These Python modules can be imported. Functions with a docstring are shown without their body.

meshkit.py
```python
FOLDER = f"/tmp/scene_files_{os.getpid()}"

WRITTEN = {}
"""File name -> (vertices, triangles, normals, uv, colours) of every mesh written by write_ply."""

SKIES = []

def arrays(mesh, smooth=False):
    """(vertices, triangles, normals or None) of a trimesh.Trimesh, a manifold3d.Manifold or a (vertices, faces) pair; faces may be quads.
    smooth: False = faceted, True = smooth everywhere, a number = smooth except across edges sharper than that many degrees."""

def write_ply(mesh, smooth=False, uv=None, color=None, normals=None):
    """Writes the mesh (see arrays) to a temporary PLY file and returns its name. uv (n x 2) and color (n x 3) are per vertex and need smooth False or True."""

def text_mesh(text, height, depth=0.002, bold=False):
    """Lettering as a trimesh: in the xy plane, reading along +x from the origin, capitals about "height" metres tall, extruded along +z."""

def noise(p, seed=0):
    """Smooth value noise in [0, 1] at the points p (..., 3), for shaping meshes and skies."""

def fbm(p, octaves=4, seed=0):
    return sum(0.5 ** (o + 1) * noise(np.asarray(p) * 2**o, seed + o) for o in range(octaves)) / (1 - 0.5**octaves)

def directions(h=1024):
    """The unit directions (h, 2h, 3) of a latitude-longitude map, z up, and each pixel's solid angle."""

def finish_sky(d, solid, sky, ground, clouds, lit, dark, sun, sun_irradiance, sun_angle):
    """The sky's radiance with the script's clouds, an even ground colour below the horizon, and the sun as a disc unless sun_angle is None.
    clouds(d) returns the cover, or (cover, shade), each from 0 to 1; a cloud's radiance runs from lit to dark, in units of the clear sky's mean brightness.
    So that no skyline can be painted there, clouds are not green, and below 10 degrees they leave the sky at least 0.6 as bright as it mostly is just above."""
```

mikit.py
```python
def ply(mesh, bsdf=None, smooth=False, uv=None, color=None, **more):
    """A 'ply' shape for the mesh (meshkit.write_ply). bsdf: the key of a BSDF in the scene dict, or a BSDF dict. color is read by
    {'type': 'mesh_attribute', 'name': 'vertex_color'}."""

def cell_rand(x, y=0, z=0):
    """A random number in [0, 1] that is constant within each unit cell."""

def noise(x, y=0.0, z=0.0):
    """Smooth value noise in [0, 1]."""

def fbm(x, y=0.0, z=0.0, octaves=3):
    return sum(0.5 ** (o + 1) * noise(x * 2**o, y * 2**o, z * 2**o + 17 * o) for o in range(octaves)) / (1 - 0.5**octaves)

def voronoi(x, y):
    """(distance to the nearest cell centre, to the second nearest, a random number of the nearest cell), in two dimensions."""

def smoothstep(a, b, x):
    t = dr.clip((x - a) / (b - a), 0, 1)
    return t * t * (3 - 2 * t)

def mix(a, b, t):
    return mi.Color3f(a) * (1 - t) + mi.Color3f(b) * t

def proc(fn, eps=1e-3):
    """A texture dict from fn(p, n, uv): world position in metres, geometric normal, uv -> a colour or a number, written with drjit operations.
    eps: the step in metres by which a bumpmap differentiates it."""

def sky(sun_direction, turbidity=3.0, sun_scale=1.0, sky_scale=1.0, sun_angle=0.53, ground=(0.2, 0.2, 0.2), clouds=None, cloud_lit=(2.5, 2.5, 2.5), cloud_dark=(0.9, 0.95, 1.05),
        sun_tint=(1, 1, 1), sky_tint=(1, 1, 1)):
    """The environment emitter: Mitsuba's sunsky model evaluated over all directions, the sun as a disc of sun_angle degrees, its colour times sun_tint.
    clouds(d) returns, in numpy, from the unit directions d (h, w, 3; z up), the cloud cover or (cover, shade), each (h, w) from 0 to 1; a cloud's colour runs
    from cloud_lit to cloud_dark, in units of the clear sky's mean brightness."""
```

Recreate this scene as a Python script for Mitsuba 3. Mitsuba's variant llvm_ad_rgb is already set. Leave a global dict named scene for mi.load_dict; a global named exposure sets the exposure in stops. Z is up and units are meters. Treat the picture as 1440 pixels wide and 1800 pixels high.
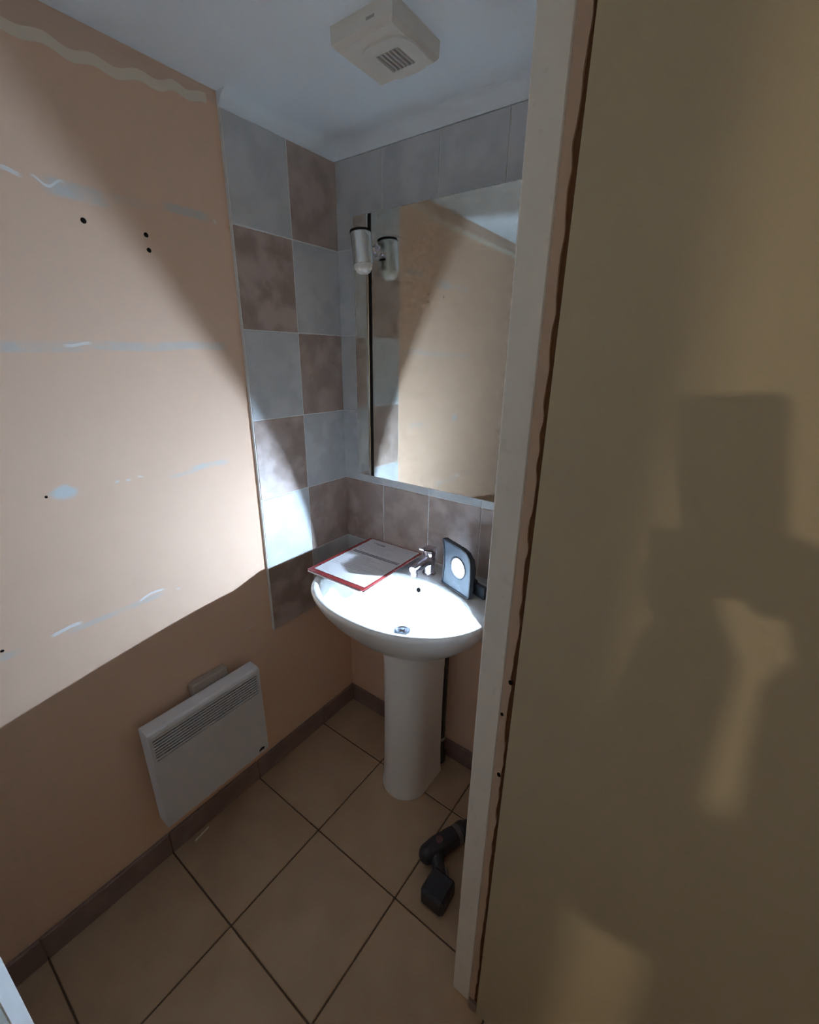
import math, random
import numpy as np, trimesh, drjit as dr, mitsuba as mi, mikit, manifold3d as m3
from mikit import noise, fbm, smoothstep, mix, cell_rand
from meshkit import noise as nnoise
from shapely.geometry import Polygon, box as sbox
random.seed(7); np.random.seed(7)
T = mi.ScalarTransform4f
scene, labels = {}, {}

# ------------------------------------------------------------------ camera, light, exposure
CAM = np.array([1.1882, -1.2039, 1.5464])
RIGHT, DOWN, FWD = np.array([[.8069, .5905, .0153], [.2109, -.2636, -.9413], [-.5518, .7627, -.3372]])
scene['camera'] = {'type': 'perspective', 'fov': 86.51, 'fov_axis': 'x', 'near_clip': 0.02,
                   'to_world': T().look_at(origin=CAM.tolist(), target=(CAM + FWD).tolist(), up=(-DOWN).tolist())}
exposure = 0.5
LED_COLOR = np.array([.72, .97, 1.28])
LED_POWER = 2.05            # on-axis intensity of the work light's chip
LENS_RADIANCE = 45.0       # glow of the reflector round the chip
CHIP_R = .0013
HALL_COLOR = np.array([1.0, .80, .52])
HALL_POWER = 1180.0          # radiance of the wall lamp's globe in the hallway
LED = np.array([.594, -.121, .9228])        # centre of the work light's lens
LN = np.array([-.347, -.938, 0.]); LN /= np.linalg.norm(LN)
LE = np.array([-LN[1], LN[0], 0.])
H = 2.15                                   # ceiling

# ------------------------------------------------------------------ helpers
def mat(name, d): scene['mat_' + name] = d
def rgb(*c): return {'type': 'rgb', 'value': [float(x) for x in c]}
def pr(c, rough=.6, **k):
    return {'type': 'twosided', 'bsdf': {'type': 'principled', 'base_color': rgb(*c) if isinstance(c, (tuple, list)) else c, 'roughness': rough, **k}}
def diffuse(c): return {'type': 'twosided', 'bsdf': {'type': 'diffuse', 'reflectance': rgb(*c) if isinstance(c, (tuple, list)) else c}}
def key_for(name, parent=None):
    k = name if parent is None else parent + '__' + name
    if k not in scene and k not in labels: return k
    i = 1
    while f'{k}_{i:03d}' in scene or f'{k}_{i:03d}' in labels: i += 1
    return f'{k}_{i:03d}'
def obj(name, mesh, m, parent=None, smooth=False, label=None, cat=None, kind=None, group=None, **kw):
    k = key_for(name, parent)
    scene[k] = mikit.ply(mesh, 'mat_' + m, smooth=smooth, **kw)
    tag(k, label, cat, kind, group)
    return k
def tag(k, label=None, cat=None, kind=None, group=None):
    d = {a: b for a, b in (('label', label), ('category', cat), ('kind', kind), ('group', group)) if b}
    if d: labels.setdefault(k, {}).update(d)
def thing(name, label, cat, group=None):
    k = key_for(name); labels[k] = {}; tag(k, label, cat, None, group); return k
def hull(p): return trimesh.convex.convex_hull(np.asarray(p, float))
def cbox(x0, x1, y0, y1, z0, z1, c=.001):
    x0, x1 = sorted((x0, x1)); y0, y1 = sorted((y0, y1)); z0, z1 = sorted((z0, z1))
    c = min(c, (x1 - x0) * .45, (y1 - y0) * .45, (z1 - z0) * .45)
    P = []
    for sx in (0, 1):
        for sy in (0, 1):
            for sz in (0, 1):
                q = np.array([x1 if sx else x0, y1 if sy else y0, z1 if sz else z0])
                d = np.array([-c if sx else c, -c if sy else c, -c if sz else c])
                for a in range(3):
                    e = d.copy(); e[a] = 0; P.append(q + e)
    return hull(P)
def cat(*ms): return trimesh.util.concatenate([m for m in ms])
def tf(mesh, origin, ex, ey, ez):
    m = mesh.copy(); M = np.eye(4)
    M[:3, 0], M[:3, 1], M[:3, 2], M[:3, 3] = ex, ey, ez, origin
    m.apply_transform(M); return m
def lathe(profile, n=40):
    return trimesh.creation.revolve(np.asarray(profile, float), sections=n)
def frame(d):
    d = np.array(d, float); d = d / np.linalg.norm(d)
    a = np.cross(d, [0, 0, 1] if abs(d[2]) < .9 else [1, 0, 0]); a /= np.linalg.norm(a)
    return a, np.cross(d, a), d
def rod(p, q, r, n=20, r2=None):
    p, q = np.asarray(p, float), np.asarray(q, float); L = np.linalg.norm(q - p); r2 = r if r2 is None else r2
    c = min(r, r2, L) * .15
    return tf(lathe([[0, 0], [r - c, 0], [r, c], [r2, L - c], [r2 - c, L], [0, L]], n), p, *frame(q - p))
def sweep(pts, r, n=16):
    """tube along points; r scalar or per point"""
    p = np.asarray(pts, float); r = np.broadcast_to(r, (len(p),))
    t = np.gradient(p, axis=0); t /= np.linalg.norm(t, axis=1, keepdims=True)
    up = np.array([.21, .13, .97]); V = []
    for i in range(len(p)):
        a = np.cross(t[i], up); a /= np.linalg.norm(a); b = np.cross(t[i], a)
        g = np.arange(n) * 2 * np.pi / n
        V.append(p[i] + r[i] * (np.cos(g)[:, None] * a + np.sin(g)[:, None] * b))
    V = np.vstack(V + [p[:1], p[-1:]]); F = []
    for i in range(len(p) - 1):
        for j in range(n):
            a, b, c, d = i * n + j, i * n + (j + 1) % n, (i + 1) * n + (j + 1) % n, (i + 1) * n + j
            F += [[a, c, b], [a, d, c]]
    e = len(p) * n
    for j in range(n):
        F += [[e, j, (j + 1) % n], [e + 1, e - n + (j + 1) % n, e - n + j]]
    m = trimesh.Trimesh(V, F, process=False); m.fix_normals(); return m
def extr(poly, h): return trimesh.creation.extrude_polygon(poly, h, engine='earcut')
def rrect(w, h, r, n=8):
    return sbox(-w / 2 + r, -h / 2 + r, w / 2 - r, h / 2 - r).buffer(r, quad_segs=n)
def blob(chains, refine=.012, it=12, spheres=10):
    """one smooth body from chains of (point, radius) joints"""
    U = []
    for ch in chains:
        for (p, r), (q, s) in zip(ch[:-1], ch[1:]):
            P = []
            for c, rad in ((p, r), (q, s)):
                rad = np.asarray(rad, float)
                P.append(np.asarray(c, float) + SPH * rad)
            U.append(m3.Manifold.hull_points(np.vstack(P).tolist()))
    M = m3.Manifold.batch_boolean(U, m3.OpType.Add).refine_to_length(refine)
    mm = M.to_mesh(); t = trimesh.Trimesh(mm.vert_properties[:, :3], mm.tri_verts)
    v0 = t.vertices.copy()
    trimesh.smoothing.filter_taubin(t, lamb=.5, nu=.52, iterations=it)
    off = np.linalg.norm(t.vertices - v0, axis=1)          # sliver corners must not run away
    v = np.array(t.vertices); v[off > refine * .8] = v0[off > refine * .8]
    return trimesh.Trimesh(v, t.faces, process=False)
SPH = np.array(trimesh.creation.icosphere(subdivisions=2, radius=1).vertices)

# ------------------------------------------------------------------ materials
def f_peach(p, n, uv):
    c = mix((.735, .505, .365), (.785, .555, .410), fbm(p.y * 3, p.z * 3, 1.3))
    y, z = p.y, p.z
    wob = (noise(y * 9, 2.7) - .5) * .016
    rag = smoothstep(.25, .60, fbm(y * 26, z * 30, 3.3, 3))
    def win(a, b, s=.02): return smoothstep(a - s, a + s, y) * smoothstep(b + s, b - s, y)
    # rows of plaster residue where shelves or battens were glued: (height, half width, first y, last y, strength)
    res = mi.Float(0)
    for z0, w, a, b, k in ((1.860, .017, -.98, -.88, .45), (1.856, .020, -.80, -.70, .75), (1.864, .012, -.69, -.60, .30), (1.868, .013, -.57, -.46, .65),
                           (1.557, .015, -1.02, -.80, .55), (1.560, .013, -.79, -.46, .50), (1.238, .010, -.60, -.50, .65), (1.232, .007, -.66, -.58, .35),
                           (.908, .010, -.96, -.74, .45), (.905, .012, -1.10, -1.06, .5)):
        res = dr.maximum(res, smoothstep(w, w * .45, dr.abs(z - z0 - wob)) * win(a, b) * (.35 + .65 * rag) * k)
    c = mix(c, (.545, .575, .565), res)
    chalk = mi.Float(0)
    for z0, am, fr, w, a, b in ((1.861, .003, 90., .0055, -.870, -.842), (1.859, .007, 125., .0034, -.822, -.770), (1.866, .002, 60., .006, -.447, -.440),
                                (1.559, .003, 80., .004, -.835, -.785), (1.243, .002, 140., .0035, -.795, -.788), (1.244, .002, 140., .0035, -.770, -.763), (1.245, .002, 140., .003, -.742, -.734),
                                (.911, .004, 40., .0055, -.995, -.935), (.913, .008, 42., .0042, -.800, -.735), (.905, .002, 60., .004, -.70, -.694), (.66, .004, 40., .0028, -.515, -.465)):
        wave = am * dr.sin(y * fr + z0 * 9) + .003 * (noise(y * 45, z0 * 5) - .5)
        chalk = dr.maximum(chalk, smoothstep(w, w * .5, dr.abs(z - z0 - wave)) * win(a, b, .006) * (.5 + .5 * rag))
    c = mix(c, (.84, .83, .82), chalk * .8)
    # pale filled blob beside a hole
    blob_ = smoothstep(.030, .012, dr.sqrt(dr.square((y + .902) * .9) + dr.square((z - 1.243) * 1.5)) + .012 * (noise(y * 50, z * 50) - .5))
    c = mix(c, (.60, .68, .70), blob_ * .75)
    # torn strip under the ceiling with its scalloped pale line
    zt = 2.096 + .028 * smoothstep(-.70, -.44, y) + .0045 * dr.sin(y * 74 + 3 * noise(y * 9, 1.))
    c = mix(c, (.66, .49, .385), smoothstep(-.008, .002, z - zt))
    c = mix(c, (.80, .70, .575), smoothstep(.0115, .009, dr.abs(z - zt + .004)) * smoothstep(-.425, -.432, y))
    return c
mat('peach', diffuse(mikit.proc(f_peach)))
def mottled(a, b, s):
    def f(p, n, uv):
        q = fbm(p.x * 14 + p.y * 14 + s, p.z * 17 - s, p.y * 9 - p.x * 9 + s, 4)
        return mix(a, b, smoothstep(.32, .68, q))
    return f
for i, (a, b) in enumerate((((.47, .37, .325), (.31, .225, .185)), ((.45, .355, .31), (.33, .245, .205)))):
    mat(f'tile_brown_{i}', pr(mikit.proc(mottled(a, b, 3.1 + 7 * i)), .38, specular=.45))
for i, (a, b) in enumerate((((.60, .615, .625), (.50, .515, .525)), ((.59, .605, .615), (.51, .525, .53)))):
    mat(f'tile_gray_{i}', pr(mikit.proc(mottled(a, b, 1.7 + 5 * i)), .38, specular=.45))
mat('grout', diffuse((.70, .70, .69)))
mat('ceiling', diffuse((.82, .90, .96)))
def f_floor(s):
    def f(p, n, uv):
        q = fbm(p.x * 7 + s, p.y * 7 - s, s, 4)
        return mix((.40, .275, .175), (.47, .335, .22), smoothstep(.3, .7, q))
    return f
for i in range(2): mat(f'floor_{i}', pr(mikit.proc(f_floor(2.3 + 9.1 * i)), .45, specular=.35))
mat('floor_grout', diffuse((.10, .065, .045)))
mat('skirting', pr(mikit.proc(mottled((.25, .17, .15), (.20, .135, .12), 6.)), .45))
def f_beige(p, n, uv):
    return mix((.47, .405, .30), (.50, .435, .325), fbm(p.x * 5, p.z * 5, 2.))
mat('beige', diffuse(mikit.proc(f_beige)))
def f_white(p, n, uv):
    c = mix((.76, .73, .69), (.82, .79, .75), fbm(p.x * 9, p.z * 5, p.y * 3))
    c = mix(c, (.47, .42, .36), smoothstep(.88, .92, noise(p.x * 90, p.z * 70, 5.)) * .15)
    return c
mat('paint_white', pr(mikit.proc(f_white), .5))
mat('raw_plaster', diffuse((.52, .38, .30)))
mat('raw_brown', diffuse((.17, .085, .045)))
mat('black', diffuse((.012, .010, .009)))
mat('ceramic', {'type': 'twosided', 'bsdf': {'type': 'roughplastic', 'diffuse_reflectance': rgb(.88, .89, .88), 'alpha': .12, 'int_ior': 1.5}})
mat('chrome', {'type': 'roughconductor', 'material': 'Cr', 'alpha': .10, 'specular_reflectance': rgb(1., 1., 1.)})
mat('satin_chrome', {'type': 'roughconductor', 'material': 'Ag', 'alpha': .22, 'specular_reflectance': rgb(.80, .88, .96)})
mat('steel', {'type': 'roughconductor', 'material': 'Cr', 'alpha': .28})
mat('mirror', {'type': 'conductor', 'material': 'Ag', 'specular_reflectance': rgb(.86, .88, .87)})
mat('plastic_white', pr((.72, .72, .68), .42))
mat('plastic_ivory', pr((.74, .73, .68), .45))
mat('plastic_gray', pr((.40, .39, .36), .5))
mat('plastic_taupe', pr((.40, .33, .28), .5))
mat('heater', pr((.68, .70, .73), .42))
mat('lamp_blue', pr((.085, .105, .13), .38))
mat('rubber', pr((.015, .017, .021), .45))
mat('print_gray', diffuse((.17, .18, .20)))
mat('lamp_print', pr((.16, .19, .22), .5))
mat('folder_red', pr((.27, .035, .035), .30))
mat('paper', diffuse((.78, .77, .79)))
mat('ink', diffuse((.16, .14, .17)))
mat('ink_light', diffuse((.58, .56, .60)))
mat('drain_metal', {'type': 'roughconductor', 'material': 'Cr', 'alpha': .07, 'specular_reflectance': rgb(.45, .5, .54)})
mat('bulb', pr((.88, .90, .88), .25))
mat('drill', pr((.020, .020, .026), .45))
mat('drill_badge', pr((.11, .05, .05), .5))
mat('drill_gray', pr((.10, .095, .095), .4))
mat('pipe', pr((.028, .024, .024), .45))
mat('door_gray', pr((.40, .41, .37), .5))
mat('edge_white', pr((.78, .80, .80), .45))
mat('wool', diffuse((.045, .055, .085)))
mat('denim', diffuse((.05, .065, .10)))
mat('skin', pr((.50, .32, .24), .55))
mat('hair', pr((.05, .035, .025), .5))
mat('hall_paint', diffuse((.78, .77, .74)))

# ------------------------------------------------------------------ the setting
YF, YE, YH = -.598, -1.90, -2.56       # partition face, entrance wall, hallway wall
XR = 2.0
S = dict(kind='structure')
obj('wall_left', cbox(-.10, 0, .10, YE - .1, 0, H + .02, 0), 'peach', label='peach painted left wall with torn shelf marks', **S)
obj('wall_back', cbox(-.10, 1.22, 0, .10, 0, H + .02, 0), 'peach', label='back wall behind the washbasin', **S)
obj('wall_right', cbox(1.12, 1.22, -.005, YF + .105, 0, H + .02, 0), 'peach', label='right wall of the washroom behind the partition', **S)
def f_ceil(p, n, uv): return mix((.79, .80, .79), (.82, .83, .82), fbm(p.x * 4, p.y * 4, 1.))
obj('ceiling', cbox(-.12, XR + .1, .12, YH - .1, H, H + .1, 0), 'ceiling', label='plain white ceiling', **S)

# wall holes: short dark drilled plugs in the plaster
def wall_disc(y, z, r, th=.0012):
    return tf(lathe([[0, 0], [r, 0], [r * .8, th], [0, th]], 10), (0, y, z), (0, 1, 0), (0, 0, 1), (1, 0, 0))
for y, z, r in ((-.749, 1.804, .0056), (-.624, 1.802, .0052), (-.623, 1.771, .0052), (-.935, 1.240, .003), (-1.083, .921, .0035)):
    obj('drill_hole', wall_disc(y, z, r), 'black', 'wall_left')

# wall tiles
ROWS = [.602, .850, 1.096, 1.352, 1.610, 1.870, 2.117]
G = .0016
def brown(i, r): return (i + r) % 2 == 1
obj('grout_bed', cbox(0, .0100, -.4012, 0, ROWS[0] + .001, ROWS[-1] - .001, 0), 'grout', 'wall_left')
for r in range(6):
    for i in range(2):
        # column 0 by the corner: brown in the top row, then alternating
        m = f'tile_brown_{r % 2}' if (i + 5 - r) % 2 == 0 else f'tile_gray_{r % 2}'
        j = random.uniform(-.0006, .0006)
        obj('tile', cbox(.002, .0118 + j, -.2 * i - G, -.2 * (i + 1) + G, ROWS[r] + G, ROWS[r + 1] - G, .0012), m, 'wall_left')
obj('grout_bed', cbox(0, 1.12, -.0065, 0, ROWS[0] + .001, ROWS[-1] - .001, 0), 'grout', 'wall_back')
for r in range(6):
    for i in range(6):
        x0, x1 = .0085 if i == 0 else .2 * i + .002 * i, min(.2 * (i + 1) + .002 * (i + 1), 1.118)
        if x1 - x0 < .03: continue
        m = f'tile_brown_{i % 2}' if r in (1,) else f'tile_gray_{(r + i) % 2}'
        j = random.uniform(-.0006, .0006)
        obj('tile', cbox(x0 + G, x1 - G, -.002, -.0085 + j, ROWS[r] + G, ROWS[r + 1] - G, .0012), m, 'wall_back')
# plaster coving over the tiles, rounded into the ceiling
def cove(L, R=.042):
    a = np.linspace(0, np.pi / 2, 9)
    pts = [(0, -.033)] + [(.0085 + R * (1 - math.cos(t)) if t > 0 else .0085, -.033 + .033 * math.sin(t)) for t in a] + [(0, 0)]
    return extr(Polygon(pts), L)
obj('trim_1', tf(cove(.40), (0, 0, H), (1, 0, 0), (0, 0, 1), (0, -1, 0)), 'ceiling', smooth=25, label='white plaster coving over the left tiles', **S)
obj('trim_2', tf(cove(1.12), (0, 0, H), (0, -1, 0), (0, 0, 1), (1, 0, 0)), 'ceiling', smooth=25, label='white plaster coving over the back tiles', **S)

# floor of square tiles
obj('floor', cbox(-.1, XR + .1, .1, YH - .1, -.12, -.0022, 0), 'floor_grout', label='floor of square beige brown tiles with dark joints', **S)
xs = [0] + [.3355 * k for k in range(1, 7)]
ys = [0] + [-.1972 - .3345 * k for k in range(0, 8)]
for a in range(len(xs) - 1):
    for b in range(len(ys) - 1):
        x0, x1, y0, y1 = xs[a] + .0022, xs[a + 1] - .0022, ys[b] - .0022, max(ys[b + 1] + .0022, YH)
        if y0 - y1 < .03: continue
        j = random.uniform(-.0004, .0003)
        obj('tile', cbox(x0, x1, y0, y1, -.012, j, .0016), f'floor_{(a * 3 + b) % 2}', 'floor')
# skirting tiles
def skirt(name, label, pieces):
    k = key_for(name); labels[k] = dict(label=label, kind='structure')
    for c in pieces: obj('tile', cbox(*c, .002), 'skirting', k)
edge = [0] + [-.1972 - .3345 * k for k in range(6)]
skirt('baseboard_left', 'brown tile skirting along the left wall', [(0, .0115, edge[k] - .001, max(edge[k + 1] + .001, YE), .0, .085) for k in range(6) if edge[k] > YE])
skirt('baseboard_back', 'brown tile skirting along the back wall', [(.012 + .3355 * k + .001, min(.3355 * (k + 1), 1.12) - .001, -.0115, 0, 0, .083) for k in range(4)])
skirt('baseboard_front', 'short stub of brown tile skirting at the foot of the partition', [(.9635, .9845, YF - .010, YF + .002, 0, .030)])

# partition right of the opening: painted face, white end post, raw strip where the casing was torn off
pw = obj('wall_front', cbox(.985, XR, YF - .007, YF + .10, 0, H + .02, 0), 'beige', label='beige partition wall with a soft shadow, right of the opening', **S)
z = np.linspace(0.032, H, 220)
edge_l = .9762 + .0018 * (nnoise(np.stack([z * 9, z * 0, z * 0 + 1], 1)) - .5) * 2 + .0022 * (nnoise(np.stack([z * 45, z * 0, z * 0 + 4], 1)) - .5) * 2
poly = Polygon(list(zip(edge_l, z)) + [(.962, H), (.962, .032)])
obj('plaster_strip', tf(extr(poly, .02), (0, YF + .018, 0), (1, 0, 0), (0, 0, 1), (0, -1, 0)), 'raw_plaster', pw)
obj('raw_edge', cbox(.960, .9875, YF + .003, YF + .09, 0, H, 0), 'raw_brown', pw)
for x, zz, r in ((.9745, 1.0135, .0042), (.9655, .938, .0032), (.9725, .795, .0042)):
    obj('nail_hole', tf(hull([(math.cos(a) * r * random.uniform(.8, 1.15), math.sin(a) * r * 1.2, h) for a in np.arange(8) * .785 for h in (0, .0007)]), (x, YF - .0017, zz), (1, 0, 0), (0, 0, 1), (0, -1, 0)), 'black', pw)
obj('trim_3', cbox(.913, .9605, YF, YF + .11, .002, H, .0025), 'paint_white', label='white painted wooden end post of the partition', **S)
obj('trim_4', cbox(.9605, .9625, YF + .004, YF + .10, .002, H, 0), 'raw_brown', label='dark gap beside the white post', **S)

# entrance wall behind the camera, the hallway beyond, and the open door
obj('wall_entrance', cbox(-.1, 1.184, YE, YE - .10, 0, H + .02, 0), 'hall_paint', label='wall beside the entrance behind the camera', **S)
obj('wall_entrance', cbox(1.95, XR + .1, YE, YE - .10, 0, H + .02, 0), 'hall_paint', label='narrow wall right of the entrance', **S)
obj('wall_entrance', cbox(1.184, 1.95, YE, YE - .10, 2.03, H + .02, 0), 'hall_paint', label='lintel over the entrance', **S)
obj('wall_vestibule', cbox(XR, XR + .1, YF + .1, YH, 0, H + .02, 0), 'hall_paint', label='right hand wall beside the camera', **S)
obj('wall_hall', cbox(-.1, XR + .1, YH, YH - .1, 0, H + .02, 0), 'hall_paint', label='far wall of the hallway', **S)
hx, hy, fx, fy = 1.181, -1.885, .622, -1.2355
d = np.array([fx - hx, fy - hy, 0]); L = np.linalg.norm(d); d /= L; nd = np.array([-d[1], d[0], 0]) * -1   # towards the camera
door = key_for('door_1'); labels[door] = dict(label='open grey door leaf with a white edge at the lower left corner', kind='structure')
if nd[0] < 0: nd = -nd
O = np.array([hx, hy, .012])
obj('leaf', tf(cbox(0, L - .0205, -.036, 0, 0, 2.02, .001), O, d, nd, (0, 0, 1)), 'door_gray', door)
obj('edge_strip', tf(cbox(L - .0205, L, -.036, .0005, 0, 2.02, .001), O, d, nd, (0, 0, 1)), 'edge_white', door)
for zz in (.25, 1.0, 1.75): obj('hinge', rod(O + (0.006, -.006, zz), O + (0.006, -.006, zz + .09), .007), 'steel', door)
hp = O + d * (L - .07) + nd * .0 + np.array([0, 0, 1.02])
obj('handle', cat(rod(hp, hp + nd * .05, .009), rod(hp + nd * .045, hp + nd * .045 - d * .11, .009)), 'steel', door)

# ------------------------------------------------------------------ washbasin on its pedestal
wb = thing('washbasin', 'white ceramic pedestal washbasin in the tiled corner', 'washbasin')
N = 120
th = np.arange(N) * 2 * np.pi / N
def ring(cx, cy, a, b, n, zz, tilt=1., clip=-.010):
    c, s = np.cos(th), np.sin(th)
    rr = (np.abs(c) ** n + np.abs(s) ** n) ** (-1 / n)
    x, y = cx + a * rr * c, np.minimum(cy + b * rr * s, clip)
    t = np.clip((-y - .10) / .36, 0, 1); lift = .029 * t * t * (3 - 2 * t)
    return np.stack([x, y, zz + tilt * lift], 1)
bx = .462
R_ = [ring(bx, -.165, .080, .085, 2.2, .630, 0, -.05), ring(bx, -.170, .105, .105, 2.2, .645, .1, -.03), ring(bx, -.182, .165, .150, 2.2, .672, .25),
      ring(bx, -.195, .220, .195, 2.2, .710, .5), ring(bx, -.206, .262, .229, 2.25, .752, .75), ring(bx, -.213, .286, .252, 2.3, .792, .9),
      ring(bx, -.217, .297, .263, 2.3, .820, 1), ring(bx, -.217, .299, .265, 2.3, .8295, 1), ring(bx, -.217, .2965, .2625, 2.3, .8345, 1),
      ring(bx, -.217, .290, .257, 2.3, .8365, 1, -.012),
      ring(bx, -.285, .258, .178, 2.15, .8345, 1), ring(bx, -.285, .252, .172, 2.15, .8300, 1), ring(bx, -.285, .246, .166, 2.15, .8200, 1),
      ring(bx, -.283, .232, .154, 2.1, .790, .9), ring(bx, -.278, .205, .134, 2.05, .755, .6), ring(bx, -.270, .160, .104, 2., .727, .3),
      ring(bx + .002, -.258, .105, .070, 2., .711, .1), ring(bx + .004, -.245, .050, .042, 2., .7035, 0), ring(bx + .005, -.238, .027, .027, 2., .7005, 0)]
V = np.vstack(R_ + [R_[0].mean(0)[None], R_[-1].mean(0)[None]]); F = []
for i in range(len(R_) - 1):
    for j in range(N):
        a, b, c, e = i * N + j, i * N + (j + 1) % N, (i + 1) * N + (j + 1) % N, (i + 1) * N + j
        F += [[a, b, c], [a, c, e]]
e0 = len(R_) * N
for j in range(N): F += [[e0, (j + 1) % N, j], [e0 + 1, e0 - N + j, e0 - N + (j + 1) % N]]
bowl = trimesh.Trimesh(V, F, process=False)
obj('bowl', bowl, 'ceramic', wb, smooth=40)
def dsec(cx, cy, r, back, k=24):
    a = np.linspace(np.pi, 2 * np.pi, k)
    return [(cx + r * math.cos(t), cy + r * math.sin(t)) for t in a] + [(cx + r, back), (cx - r, back)]
secs = [(0, .089), (.010, .091), (.035, .087), (.12, .083), (.35, .081), (.55, .083), (.66, .088), (.70, .090)]
V, F = [], []
for zz, r in secs: V += [(x, y, zz) for x, y in dsec(.462, -.195, r, -.085)]
n = len(dsec(0, 0, 1, 1))
for i in range(len(secs) - 1):
    for j in range(n):
        a, b, c, e = i * n + j, i * n + (j + 1) % n, (i + 1) * n + (j + 1) % n, (i + 1) * n + j
        F += [[a, b, c], [a, c, e]]
V += [(.462, -.15, 0), (.462, -.15, .70)]
for j in range(n): F += [[len(V) - 2, (j + 1) % n, j], [len(V) - 1, len(secs) * n - n + j, len(secs) * n - n + (j + 1) % n]]
obj('pedestal', trimesh.Trimesh(V, F, process=False), 'ceramic', wb, smooth=40, label='white ceramic pedestal column')
dr_c = np.array([bx + .006, -.238, .7015])
drn = obj('drain', cat(tf(lathe([[.0, .0], [.028, 0], [.029, .002], [.026, .0045], [.021, .0048], [.019, .0026], [0, .0026]], 36), dr_c, (1, 0, 0), (0, 1, 0), (0, 0, 1))), 'drain_metal', wb, smooth=30, label='round metal drain')
for a in (-.35, .35, 1.2):
    ca, sa = math.cos(a), math.sin(a)
    obj('slot', tf(cbox(-.013, .013, -.0018, .0018, 0, .0005, 0), dr_c + (0, 0, .0049 - .0022), (ca, sa, 0), (-sa, ca, 0), (0, 0, 1)), 'black', drn)
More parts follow.
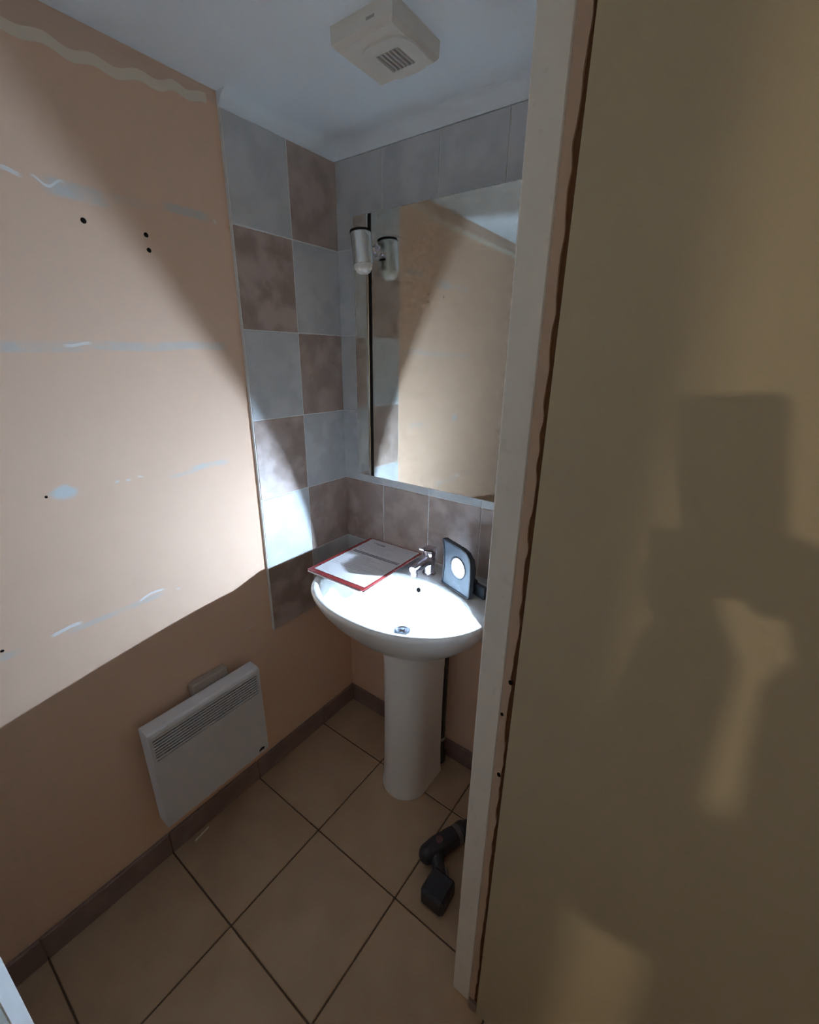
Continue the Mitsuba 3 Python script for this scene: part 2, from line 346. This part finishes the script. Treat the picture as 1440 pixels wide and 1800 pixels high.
# overflow: a dark oval hole with a thin lip in the rear slope of the bowl
oh = np.array([.434, -.1195, .806]); on_ = np.array([.03, -.93, .36]); on_ /= np.linalg.norm(on_)
a_, b_, c_ = frame(on_)
hits = trimesh.ray.ray_triangle.RayMeshIntersector(bowl).intersects_location([CAM], [(736 - 720) / 765.25 * RIGHT + (1037 - 900) / 765.25 * DOWN + FWD])
if len(hits[0]):
    k = np.argmin(np.linalg.norm(hits[0] - CAM, axis=1)); oh = hits[0][k]; on_ = bowl.face_normals[hits[2][k]]; a_, b_, c_ = frame(on_)
obj('overflow_hole', tf(lathe([[0, -.001], [.0075, -.001], [.0078, .0006], [.0065, .0012], [0, .0004]], 20), oh, a_, b_, c_), 'black', wb, label='dark round overflow hole')

# ------------------------------------------------------------------ tap
tp = thing('tap', 'chrome single lever mixer tap at the back of the washbasin', 'tap')
tb = np.array([.452, -.064, .8368])
obj('body', tf(lathe([[0, 0], [.0235, 0], [.0235, .003], [.020, .006], [.0190, .012], [.0190, .040], [.0215, .046], [.022, .062], [.020, .067], [0, .068]], 32), tb, (1, 0, 0), (0, 1, 0), (0, 0, 1)), 'chrome', tp, smooth=35)
sd = np.array([.085, -.996, 0]); sd /= np.linalg.norm(sd)
pts = [tb + (0, 0, .054) + sd * .008, tb + (0, 0, .057) + sd * .035, tb + (0, 0, .059) + sd * .065, tb + (0, 0, .060) + sd * .095, tb + (0, 0, .059) + sd * .114]
obj('spout', sweep(pts, [.0190, .0175, .0160, .0150, .0125]), 'chrome', tp, smooth=40)
obj('aerator', rod(tb + (0, 0, .055) + sd * .102, tb + (0, 0, .034) + sd * .104, .0112, 24), 'chrome', tp, smooth=35)
obj('cap', tf(lathe([[0, 0], [.021, 0], [.0225, .005], [.0215, .018], [.016, .026], [0, .029]], 28), tb + (0, 0, .069), (1, 0, 0), (0, 1, 0), (0, 0, 1)), 'chrome', tp, smooth=35)
lv = [tb + (0, 0, .090) - sd * .016, tb + (0, 0, .094) + sd * .014, tb + (0, 0, .104) + sd * .040, tb + (0, 0, .112) + sd * .060]
q = np.cross(sd, [0, 0, 1])
obj('lever', cat(*[hull(np.vstack([[p + q * w + (0, 0, h) for w in (-w0, w0) for h in (-hh, hh)] for p, w0, hh in zip(lv[i:i + 2], (.017, .016, .012, .009)[i:i + 2], (.006, .0055, .0035, .003)[i:i + 2])])) for i in range(3)]), 'chrome', tp)

# ------------------------------------------------------------------ document folder on the left rim
fo = thing('document_folder', 'red edged folder with a printed white page, lying across the left side of the basin', 'folder')
fc, fa = np.array([.2655, -.177, 0]), math.radians(1.6)
fxv, fyv = np.array([math.cos(fa), math.sin(fa), 0]), np.array([-math.sin(fa), math.cos(fa), 0])
def sheet(x0, x1, y0, y1, z0, z1, rot=0., c=.0006, r=.004):
    m = extr(sbox(x0 + r, y0 + r, x1 - r, y1 - r).buffer(r, quad_segs=4), z1 - z0)
    ca, sa = math.cos(rot), math.sin(rot)
    ex, ey = fxv * ca + fyv * sa, -fxv * sa + fyv * ca
    return tf(m, fc + (0, 0, z0), ex, ey, (0, 0, 1))
FB = .8640
obj('lower_cover', sheet(-.119, .119, -.166, .165, FB, FB + .0012, .015), 'black', fo, label='dark lower cover')
obj('inner_pages', sheet(-.112, .1185, -.1715, .150, FB + .0014, FB + .0042, -.012, r=.001), 'paper', fo, label='stack of white pages inside')
obj('upper_cover', sheet(-.122, .122, -.166, .166, FB + .0045, FB + .0062), 'folder_red', fo, label='red plastic cover')
pg = obj('page', sheet(-.107, .112, -.147, .162, FB + .0063, FB + .0068, r=.0008), 'paper', fo, label='white printed page')
ZT = FB + .0068
def bar(x0, x1, y0, y1, m): obj('printed_line', sheet(x0, x1, y0, y1, ZT, ZT + .0002, r=min(.0006, (y1 - y0) * .3)), m, pg)
for x0, x1, y0, y1 in ((-.080, -.052, .1345, .1375), (-.049, -.022, .1330, .1370), (-.060, -.020, .1270, .1300)): bar(x0, x1, y0, y1, 'ink')
bar(-.098, .106, .0445, .0485, 'ink'); bar(-.098, .106, .0350, .0390, 'ink'); bar(-.098, .106, .0390, .0445, 'ink_light')
for k in range(5): bar(-.098, -.098 + random.uniform(.09, .2), .070 + .011 * k, .0725 + .011 * k, 'ink_light')
for k in range(9): bar(-.098, -.098 + random.uniform(.10, .2), -.075 + .0115 * k, -.0725 + .0115 * k, 'ink_light')

# ------------------------------------------------------------------ work light on the right rim
wl = thing('work_light', 'square blue grey LED work light shining from the back right rim of the basin', 'work light')
W0 = np.array([.519, -.094, .8382])
def wt(m, s=0, t=0, dpt=0): return tf(m, W0 + LE * s + np.array([0, 0, t]) + LN * dpt, LE, (0, 0, 1), LN)   # x along the face, y up, z out of the face
out = sbox(.004, .004, .138, .150).buffer(.004, quad_segs=4)
outer = Polygon([(0, .156), (.003, .159), (.095, .156), (.118, .151), (.132, .138), (.139, .120), (.142, .07), (.141, .015), (.137, 0), (.006, -.001), (.001, .004), (.006, .03), (.010, .075), (.007, .12)])
outer = outer.buffer(.003, quad_segs=4).buffer(-.003)
hole = Polygon([(.0795 + .0345 * math.cos(a), .0846 + .0345 * math.sin(a)) for a in np.linspace(0, 2 * np.pi, 49)[:-1]])
obj('front_panel', wt(extr(outer.buffer(-.0035).difference(hole), .0065), dpt=-.0085), 'lamp_blue', wl)
obj('rim', wt(extr(outer.difference(outer.buffer(-.005)), .016), dpt=-.0155), 'rubber', wl)
obj('lens_ring', wt(lathe([[.0302, -.0175], [.0375, -.0175], [.0375, .003], [.0345, .0045], [.0306, .0025], [.0302, 0]], 48), .0795, .0846, -.004), 'rubber', wl, smooth=30)
ln = obj('lens', wt(lathe([[0, -.0175], [.0302, -.0175], [.0302, -.0018], [.0299, -.0018], [.0297, -.0150], [.0285, -.0164], [0, -.0164]], 48), .0795, .0846, 0), 'black', wl, label='glowing round reflector of the lamp')
scene[ln]['emitter'] = {'type': 'area', 'radiance': rgb(*(LED_COLOR * LENS_RADIANCE))}
ch = obj('chip', wt(hull([(CHIP_R * math.cos(a), CHIP_R * math.sin(a), h) for a in np.arange(16) * np.pi / 8 for h in (-.0160, -.0155)]), .0795 - .0031, .0846 + .01175, 0), 'black', wl, label='LED chip')
scene[ch]['emitter'] = {'type': 'area', 'radiance': rgb(*(LED_COLOR * LED_POWER / (np.pi * CHIP_R ** 2)))}
bk = [(.012, .012), (.128, .012), (.128, .10), (.118, .132), (.02, .14)]
obj('housing', hull([W0 + LE * s + LN * -.0215 + np.array([0, 0, t]) for s, t in bk] + [W0 + LE * (.07 + (s - .07) * .8) + LN * -.044 + np.array([0, 0, .02 + (t - .02) * .85]) for s, t in bk]), 'rubber', wl)
obj('stand', cat(hull([W0 + LE * s + LN * -d_ + np.array([0, 0, t]) for s in (.072, .164) for d_, t in ((.040, 0), (.094, 0), (.040, .040), (.052, .040), (.094, .006))]),
                 hull([W0 + LE * s + LN * -d_ + np.array([0, 0, t]) for s in (.03, .125) for d_, t in ((.034, .02), (.048, .02), (.034, .05), (.048, .05))])), 'rubber', wl)
for x0, x1 in ((.060, .078), (.0795, .092), (.0935, .102)): obj('printed_mark', wt(cbox(x0, x1, .0265, .0305, 0, .0004, 0), 0, 0, -.0021), 'lamp_print', wl)


# ------------------------------------------------------------------ mirror and its lamp
mr = thing('mirror', 'frameless wall mirror with a narrow left strip above the washbasin', 'mirror')
MY = -.035
obj('backing_board', cbox(.116, .815, -.0095, MY + .0062, 1.136, 1.948, 0), 'plastic_gray', mr)
obj('glass_strip', cbox(.106, .1655, MY + .006, MY, 1.131, 1.9515, .0008), 'mirror', mr)
obj('dark_gap', cbox(.1655, .1800, MY + .006, MY + .0015, 1.131, 1.9515, 0), 'black', mr)
obj('glass_pane', cbox(.1800, .825, MY + .006, MY, 1.131, 1.9515, .0008), 'mirror', mr)
ml = thing('mirror_spotlight', 'chrome cylinder spotlight with a white bulb, fixed on the mirror', 'spotlight')
mc = np.array([.198, -.098, 1.845])
ad = np.array([.10, .0, -.995]); ad /= np.linalg.norm(ad); fa_, fb_, fd_ = frame(ad)
obj('barrel', tf(lathe([[.0, -.046], [.026, -.046], [.0295, -.043], [.0300, -.0395], [.0300, .044], [.0275, .044], [.0275, .020], [0, .020]], 40), mc, fa_, fb_, fd_), 'satin_chrome', ml, smooth=35)
obj('ring', tf(lathe([[.0290, -.0462], [.0306, -.0462], [.0316, -.0440], [.0316, -.0400], [.0298, -.0400]], 40), mc, fa_, fb_, fd_), 'black', ml)
obj('bulb', tf(lathe([[0, .021], [.0262, .021], [.0268, .046], [.0255, .055], [.0205, .064], [.012, .069], [0, .0705]], 36), mc, fa_, fb_, fd_), 'bulb', ml, smooth=60)
obj('mount', tf(lathe([[0, 0], [.017, 0], [.0175, .003], [.012, .006], [.008, .008], [.0075, .03], [0, .03]], 28), (.2, MY, 1.848), (1, 0, 0), (0, 0, 1), (0, -1, 0)), 'chrome', ml, smooth=35)
obj('joint', tf(trimesh.creation.icosphere(subdivisions=3, radius=.0105), (.2, MY - .030, 1.848), (1, 0, 0), (0, 1, 0), (0, 0, 1)), 'chrome', ml, smooth=True)
for h in (.003, .018):
    c0 = mc + ad * h
    obj('vent_slot', tf(extr(Polygon([((.0303) * math.sin(a), (.0303) * math.cos(a)) for a in np.linspace(-.75, .35, 12)] + [((.0290) * math.sin(a), (.0290) * math.cos(a)) for a in np.linspace(.35, -.75, 12)]), .006), c0, (1, 0, 0), (0, 1, 0), (0, 0, 1)), 'black', ml)

# ------------------------------------------------------------------ extractor fan on the ceiling
fn = thing('extractor_fan', 'square ivory extractor fan on the ceiling', 'extractor fan')
fx0, fx1, fy0, fy1, fz = .393, .549, -.397, -.241, H - .036
obj('housing', hull([(x, y, H) for x in (fx0, fx1) for y in (fy0, fy1)] + [(x, y, H - .028) for x in (fx0 + .001, fx1 - .001) for y in (fy0 + .001, fy1 - .001)] + [(x, y, fz) for x in (fx0 + .008, fx1 - .008) for y in (fy0 + .008, fy1 - .008)]), 'plastic_ivory', fn)
gx, gy, gs = .4865, -.312, .029
cv = rrect(.118, .118, .042, 12).difference(sbox(-gs, -gs, gs, gs))
cm = tf(extr(cv, .0045), (.4865, -.308, fz - .0045), (1, 0, 0), (0, 1, 0), (0, 0, 1))
obj('cover', cm, 'plastic_white', fn, label='raised white rounded cover')
obj('grille_recess', cbox(gx - gs, gx + gs, gy + .004 - gs, gy + .004 + gs, fz - .0008, fz + .0002, 0), 'black', fn)
for k in range(6):
    x = gx - gs + .0055 + k * .0098
    obj('grille_slat', tf(hull([(sx * .0020 + sz * .002, sy * gs, sz * .0025) for sx in (-1, 1) for sy in (-1, 1) for sz in (-1, 1)]), (x, gy + .004, fz - .0030), (1, 0, 0), (0, 1, 0), (0, 0, 1)), 'plastic_gray', fn)
obj('badge', cbox(.486, .506, fy0 - .0004, fy0 + .001, H - .020, H - .016, 0), 'plastic_gray', fn)

# ------------------------------------------------------------------ electric heater on the left wall
ht = thing('electric_heater', 'white electric panel heater low on the left wall', 'heater')
HX0, HX1, HY0, HY1, HZ0, HZ1 = .032, .088, -.884, -.528, .203, .560
prof = [(HX0, HZ0), (HX1 - .004, HZ0), (HX1, HZ0 + .004), (HX1, HZ1 - .014), (HX1 - .003, HZ1 - .006), (HX1 - .010, HZ1 - .001), (HX0 + .008, HZ1), (HX0, HZ1 - .006)]
full = Polygon(prof)
body = tf(extr(full.difference(sbox(HX1 - .008, HZ1 - .100, HX1 + .01, HZ1 - .020)), HY1 - HY0), (0, HY1, 0), (1, 0, 0), (0, 0, 1), (0, -1, 0))
obj('casing', body, 'heater', ht)
obj('grille_recess', cbox(HX1 - .0085, HX1 - .0065, HY0 + .010, HY1 - .010, HZ1 - .100, HZ1 - .020, 0), 'rubber', ht)
for s in (HY0, HY1 - .010): obj('grille_end', cbox(HX1 - .008, HX1, s, s + .010, HZ1 - .101, HZ1 - .019, .001), 'heater', ht)
for k in range(8):
    zz = HZ1 - .0245 - k * .0099
    obj('louvre', cbox(HX1 - .0040, HX1 + .0002, HY0 + .009, HY1 - .009, zz - .0024, zz + .0026, .0008), 'heater', ht)
obj('control_box', cbox(0, .029, -.722, -.602, .45, .583, .004), 'plastic_taupe', ht, label='taupe control box behind the top edge')
for y in (-.82, -.60): obj('bracket', cbox(0, HX0 + .002, y - .015, y + .015, .30, .44, .001), 'plastic_gray', ht)
bd = extr(Polygon([(-.011, -.004), (.010, -.006), (.013, .002), (.003, .007), (-.008, .003)]), .0008)
obj('badge', tf(bd, (HX1, -.556, .224), (0, 1, 0), (0, 0, 1), (1, 0, 0)), 'rubber', ht, label='small dark badge')

# ------------------------------------------------------------------ pipe, plastic strip, drill
pp = thing('waste_pipe', 'dark vertical pipe against the back wall, right of the pedestal', 'pipe')
obj('tube', rod((.516, -.045, .03), (.516, -.045, .60), .020, 24), 'pipe', pp, smooth=35)
obj('collar', rod((.516, -.045, .0), (.516, -.045, .045), .027, 24), 'pipe', pp, smooth=35)
obj('clip', cat(rod((.516, -.045, .115), (.516, -.045, .128), .0225, 24), cbox(.511, .521, -.045, -.0, .117, .126, .001)), 'plastic_gray', pp)
ps = np.array([[.034, -.803, .004], [.027, -.752, .004]])
obj('plastic_strip', hull([p + np.array([sx * .0017, 0, sz * .0025]) for p in ps for sx in (-1, 1) for sz in (-1, .7)] + [ps[0] + (.001, -.004, -.002)]), 'edge_white', label='tiny white plastic strip on the floor below the heater', cat='plastic strip')

dl = thing('cordless_drill', 'dark cordless drill lying on its side on the floor beside the white post', 'drill')
A = np.array([.690, -.400, .038]); B = np.array([.752, -.245, .038])     # rear and front of the motor body
ub = (B - A) / np.linalg.norm(B - A); vb = np.cross(ub, [0, 0, 1])
obj('motor_body', blob([[(A + ub * .012, .030), (A + ub * .05, .0335), (A + ub * .11, .031)]], .006, 4), 'drill', dl, smooth=True)
obj('gear_collar', rod(A + ub * .118, A + ub * .140, .0295, 28), 'drill_gray', dl, smooth=35, label='grey clutch collar')
obj('torque_ring', rod(A + ub * .140, A + ub * .165, .031, 28, .029), 'drill', dl, smooth=35)
obj('chuck', rod(A + ub * .165, A + ub * .215, .024, 28, .016), 'drill', dl, smooth=35)
obj('badge', tf(lathe([[0, 0], [.013, 0], [.012, .003], [0, .004]], 24), A + ub * .055 + np.array([0, 0, .031]), (1, 0, 0), (0, 1, 0), (0, 0, 1)), 'drill_badge', dl, smooth=30, label='dull red round badge')
P0, P1 = A + ub * .035 + vb * .01, np.array([.768, -.428, .034])
hd = (P1 - P0) / np.linalg.norm(P1 - P0)
obj('handle', blob([[(P0, (.024, .024, .022)), (P0 + hd * .05, (.020, .020, .019)), (P1, (.024, .024, .021))]], .006, 4), 'drill', dl, smooth=True)
obj('trigger', rod(P0 + hd * .035 + vb * .022 + ub * .012, P0 + hd * .060 + vb * .020 + ub * .012, .009), 'drill_gray', dl, smooth=35)
obj('battery', cbox(.736, .814, -.497, -.415, .002, .064, .008), 'drill', dl)

# ------------------------------------------------------------------ behind the camera: the person taking the picture, phone, wall lamp
ph = thing('phone', 'black phone held up behind the picture plane', 'phone')
PW, PH = .076, .158
pc = CAM - FWD * .006 + DOWN * (PH / 2 - .030) + RIGHT * .002
obj('case', tf(extr(rrect(PW, PH, .010), .008), pc, RIGHT, DOWN, -FWD), 'rubber', ph) if False else obj('case', tf(extr(rrect(PW, PH, .010), .008), pc - FWD * .008, RIGHT, -DOWN, FWD), 'rubber', ph)
f_ = np.array([-.50, .866, 0]); r_ = np.array([.866, .50, 0]); u_ = np.array([0, 0, 1.])
NK = np.array([1.405, -1.690, 1.42])
person = thing('person', 'person in a dark jumper and jeans photographing the room with a raised phone', 'person')
def P(f, r, u): return NK + f_ * f + r_ * r + u_ * u
shL, shR = P(0, -.175, -.035), P(0, .175, -.035)
elL, elR = np.array([1.190, -1.565, 1.225]), np.array([1.322, -1.450, 1.242])
wrL, wrR = [pc + RIGHT * s_ * (.066 if s_ < 0 else .040) + DOWN * (.118 if s_ < 0 else .150) - FWD * .055 for s_ in (-1, 1)]
hipL, hipR, knL, knR, anL, anR = P(0, -.085, -.52), P(0, .085, -.52), P(.02, -.10, -.93), P(.02, .10, -.93), P(0, -.11, -1.325), P(0, .11, -1.325)
head = P(.03, 0, .165)
def hand(w, side):
    palm = pc + RIGHT * side * .056 + DOWN * .070 - FWD * .020
    ch = [[(w, .023), (w + (palm - w) * .6, .024), (palm, .0215)]]
    for i in range(4):
        l = (.034, .038, .036, .028)[i]
        k = DOWN * (.032 + .0165 * i)
        ch.append([(palm + DOWN * (-.024 + .0155 * i) + FWD * .004, .0092), (pc + RIGHT * side * .0505 + k + FWD * .002, .0088), (pc + RIGHT * side * .046 + k + FWD * .0095, .0082), (pc + RIGHT * side * (.058 - l) + k + FWD * .0085, .0072)])
    ch.append([(palm - DOWN * .004 - FWD * .012, .0125), (pc + RIGHT * side * .042 + DOWN * .058 - FWD * .026, .0105), (pc + RIGHT * side * .022 + DOWN * .044 - FWD * .0175, .0088)])
    return ch
body = blob([[(P(-.01, 0, -.02), .052), (head + (0, 0, -.06), .055)],
             [(head + f_ * -.01 + u_ * .02, (.078, .090, .098)), (head + f_ * .025 - u_ * .055, (.055, .055, .055))],
             [(head + f_ * .088 + u_ * .005, .011), (head + f_ * .100 - u_ * .022, .014)],
             [(head - r_ * .080 + u_ * .0, (.012, .014, .026)), (head - r_ * .078 - u_ * .01, (.01, .012, .02))],
             [(head + r_ * .080 + u_ * .0, (.012, .014, .026)), (head + r_ * .078 - u_ * .01, (.01, .012, .02))],
             [(shL, .045), (elL, .034), (wrL, .024)], [(shR, .045), (elR, .034), (wrR, .024)],
             [(P(0, 0, -.08), (.13, .09, .08)), (P(0, 0, -.5), (.13, .09, .08))],
             *hand(wrL, -1), *hand(wrR, 1),
             [(hipL, .075), (knL, .052), (anL, .036)], [(hipR, .075), (knR, .052), (anR, .036)]], .0055, 3)
obj('body', body, 'skin', person, smooth=True, label='head and hands')
obj('jumper', blob([[(P(0, -.03, -.035), .062), (shL, .058), (elL, .044), (elL + (wrL - elL) * .93, .033)], [(P(0, .03, -.035), .062), (shR, .058), (elR, .056), (elR + (wrR - elR) * .93, .046)],
                    [(P(0, -.10, -.10), .095), (P(0, -.085, -.50), .098)], [(P(0, .10, -.10), .095), (P(0, .085, -.50), .098)], [(P(0, -.1, -.12), .095), (P(0, .1, -.12), .095)], [(P(0, -.09, -.48), .098), (P(0, .09, -.48), .098)]], .014, 6), 'wool', person, smooth=True, label='dark knitted jumper')
obj('trousers', blob([[(hipL + u_ * .02, .098), (knL, .068), (anL + u_ * .05, .056)], [(hipR + u_ * .02, .098), (knR, .068), (anR + u_ * .05, .056)], [(hipL, .095), (hipR, .095)]], .016, 6), 'denim', person, smooth=True, label='blue jeans')
obj('hair', blob([[(head - f_ * .028 + u_ * .045, (.084, .090, .080)), (head - f_ * .045 - u_ * .02, (.074, .074, .075))]], .012, 6), 'hair', person, smooth=True, label='short dark hair')
for a in (anL, anR): obj('shoe', blob([[(a * (1, 1, 0) + u_ * .042 - f_ * .03, (.042, .042, .041)), (a * (1, 1, 0) + u_ * .035 + f_ * .13, (.044, .044, .034))]], .012, 4), 'rubber', person, smooth=True)
for s in (-1, 1): obj('eye', tf(trimesh.creation.icosphere(subdivisions=2, radius=.011), head + f_ * .076 + r_ * s * .030 + u_ * .018, (1, 0, 0), (0, 1, 0), (0, 0, 1)), 'bulb', person, smooth=True)
obj('mouth', tf(cbox(-.020, .020, -.003, .003, -.004, .004, .0015), head + f_ * .079 - u_ * .055, r_, f_, u_), 'drill_badge', person)

wlmp = thing('wall_lamp', 'small globe wall lamp in the hallway behind the photographer', 'wall lamp')
LP = np.array([1.20, -2.45, 1.72])
obj('back_plate', tf(lathe([[0, 0], [.05, 0], [.05, .008], [.02, .02], [0, .02]], 28), (LP[0], YH, LP[2]), (1, 0, 0), (0, 0, -1), (0, 1, 0)), 'steel', wlmp, smooth=30)
obj('arm', rod((LP[0], YH + .015, LP[2]), (LP[0], LP[1] - .018, LP[2]), .007), 'steel', wlmp, smooth=30)
gl = obj('globe', tf(trimesh.creation.icosphere(subdivisions=3, radius=.019), LP, (1, 0, 0), (0, 1, 0), (0, 0, 1)), 'bulb', wlmp, smooth=True, label='glowing globe')
scene[gl]['emitter'] = {'type': 'area', 'radiance': rgb(*(HALL_COLOR * HALL_POWER))}
sh = [[.0225 * math.cos(a), .0225 * math.sin(a)] for a in np.linspace(.17, 1.5708, 14)]
obj('shade', tf(lathe([[r * 1.06, h * 1.06 - .0003] for r, h in sh[:-1]] + [[0, .0239], [0, .0225]] + sh[::-1][1:] + [[sh[0][0] * 1.06, sh[0][1] * 1.06 - .0003]], 32), LP, (1, 0, 0), (0, 1, 0), (0, 0, 1)), 'steel', wlmp, smooth=40, label='metal shade cupped over the globe')
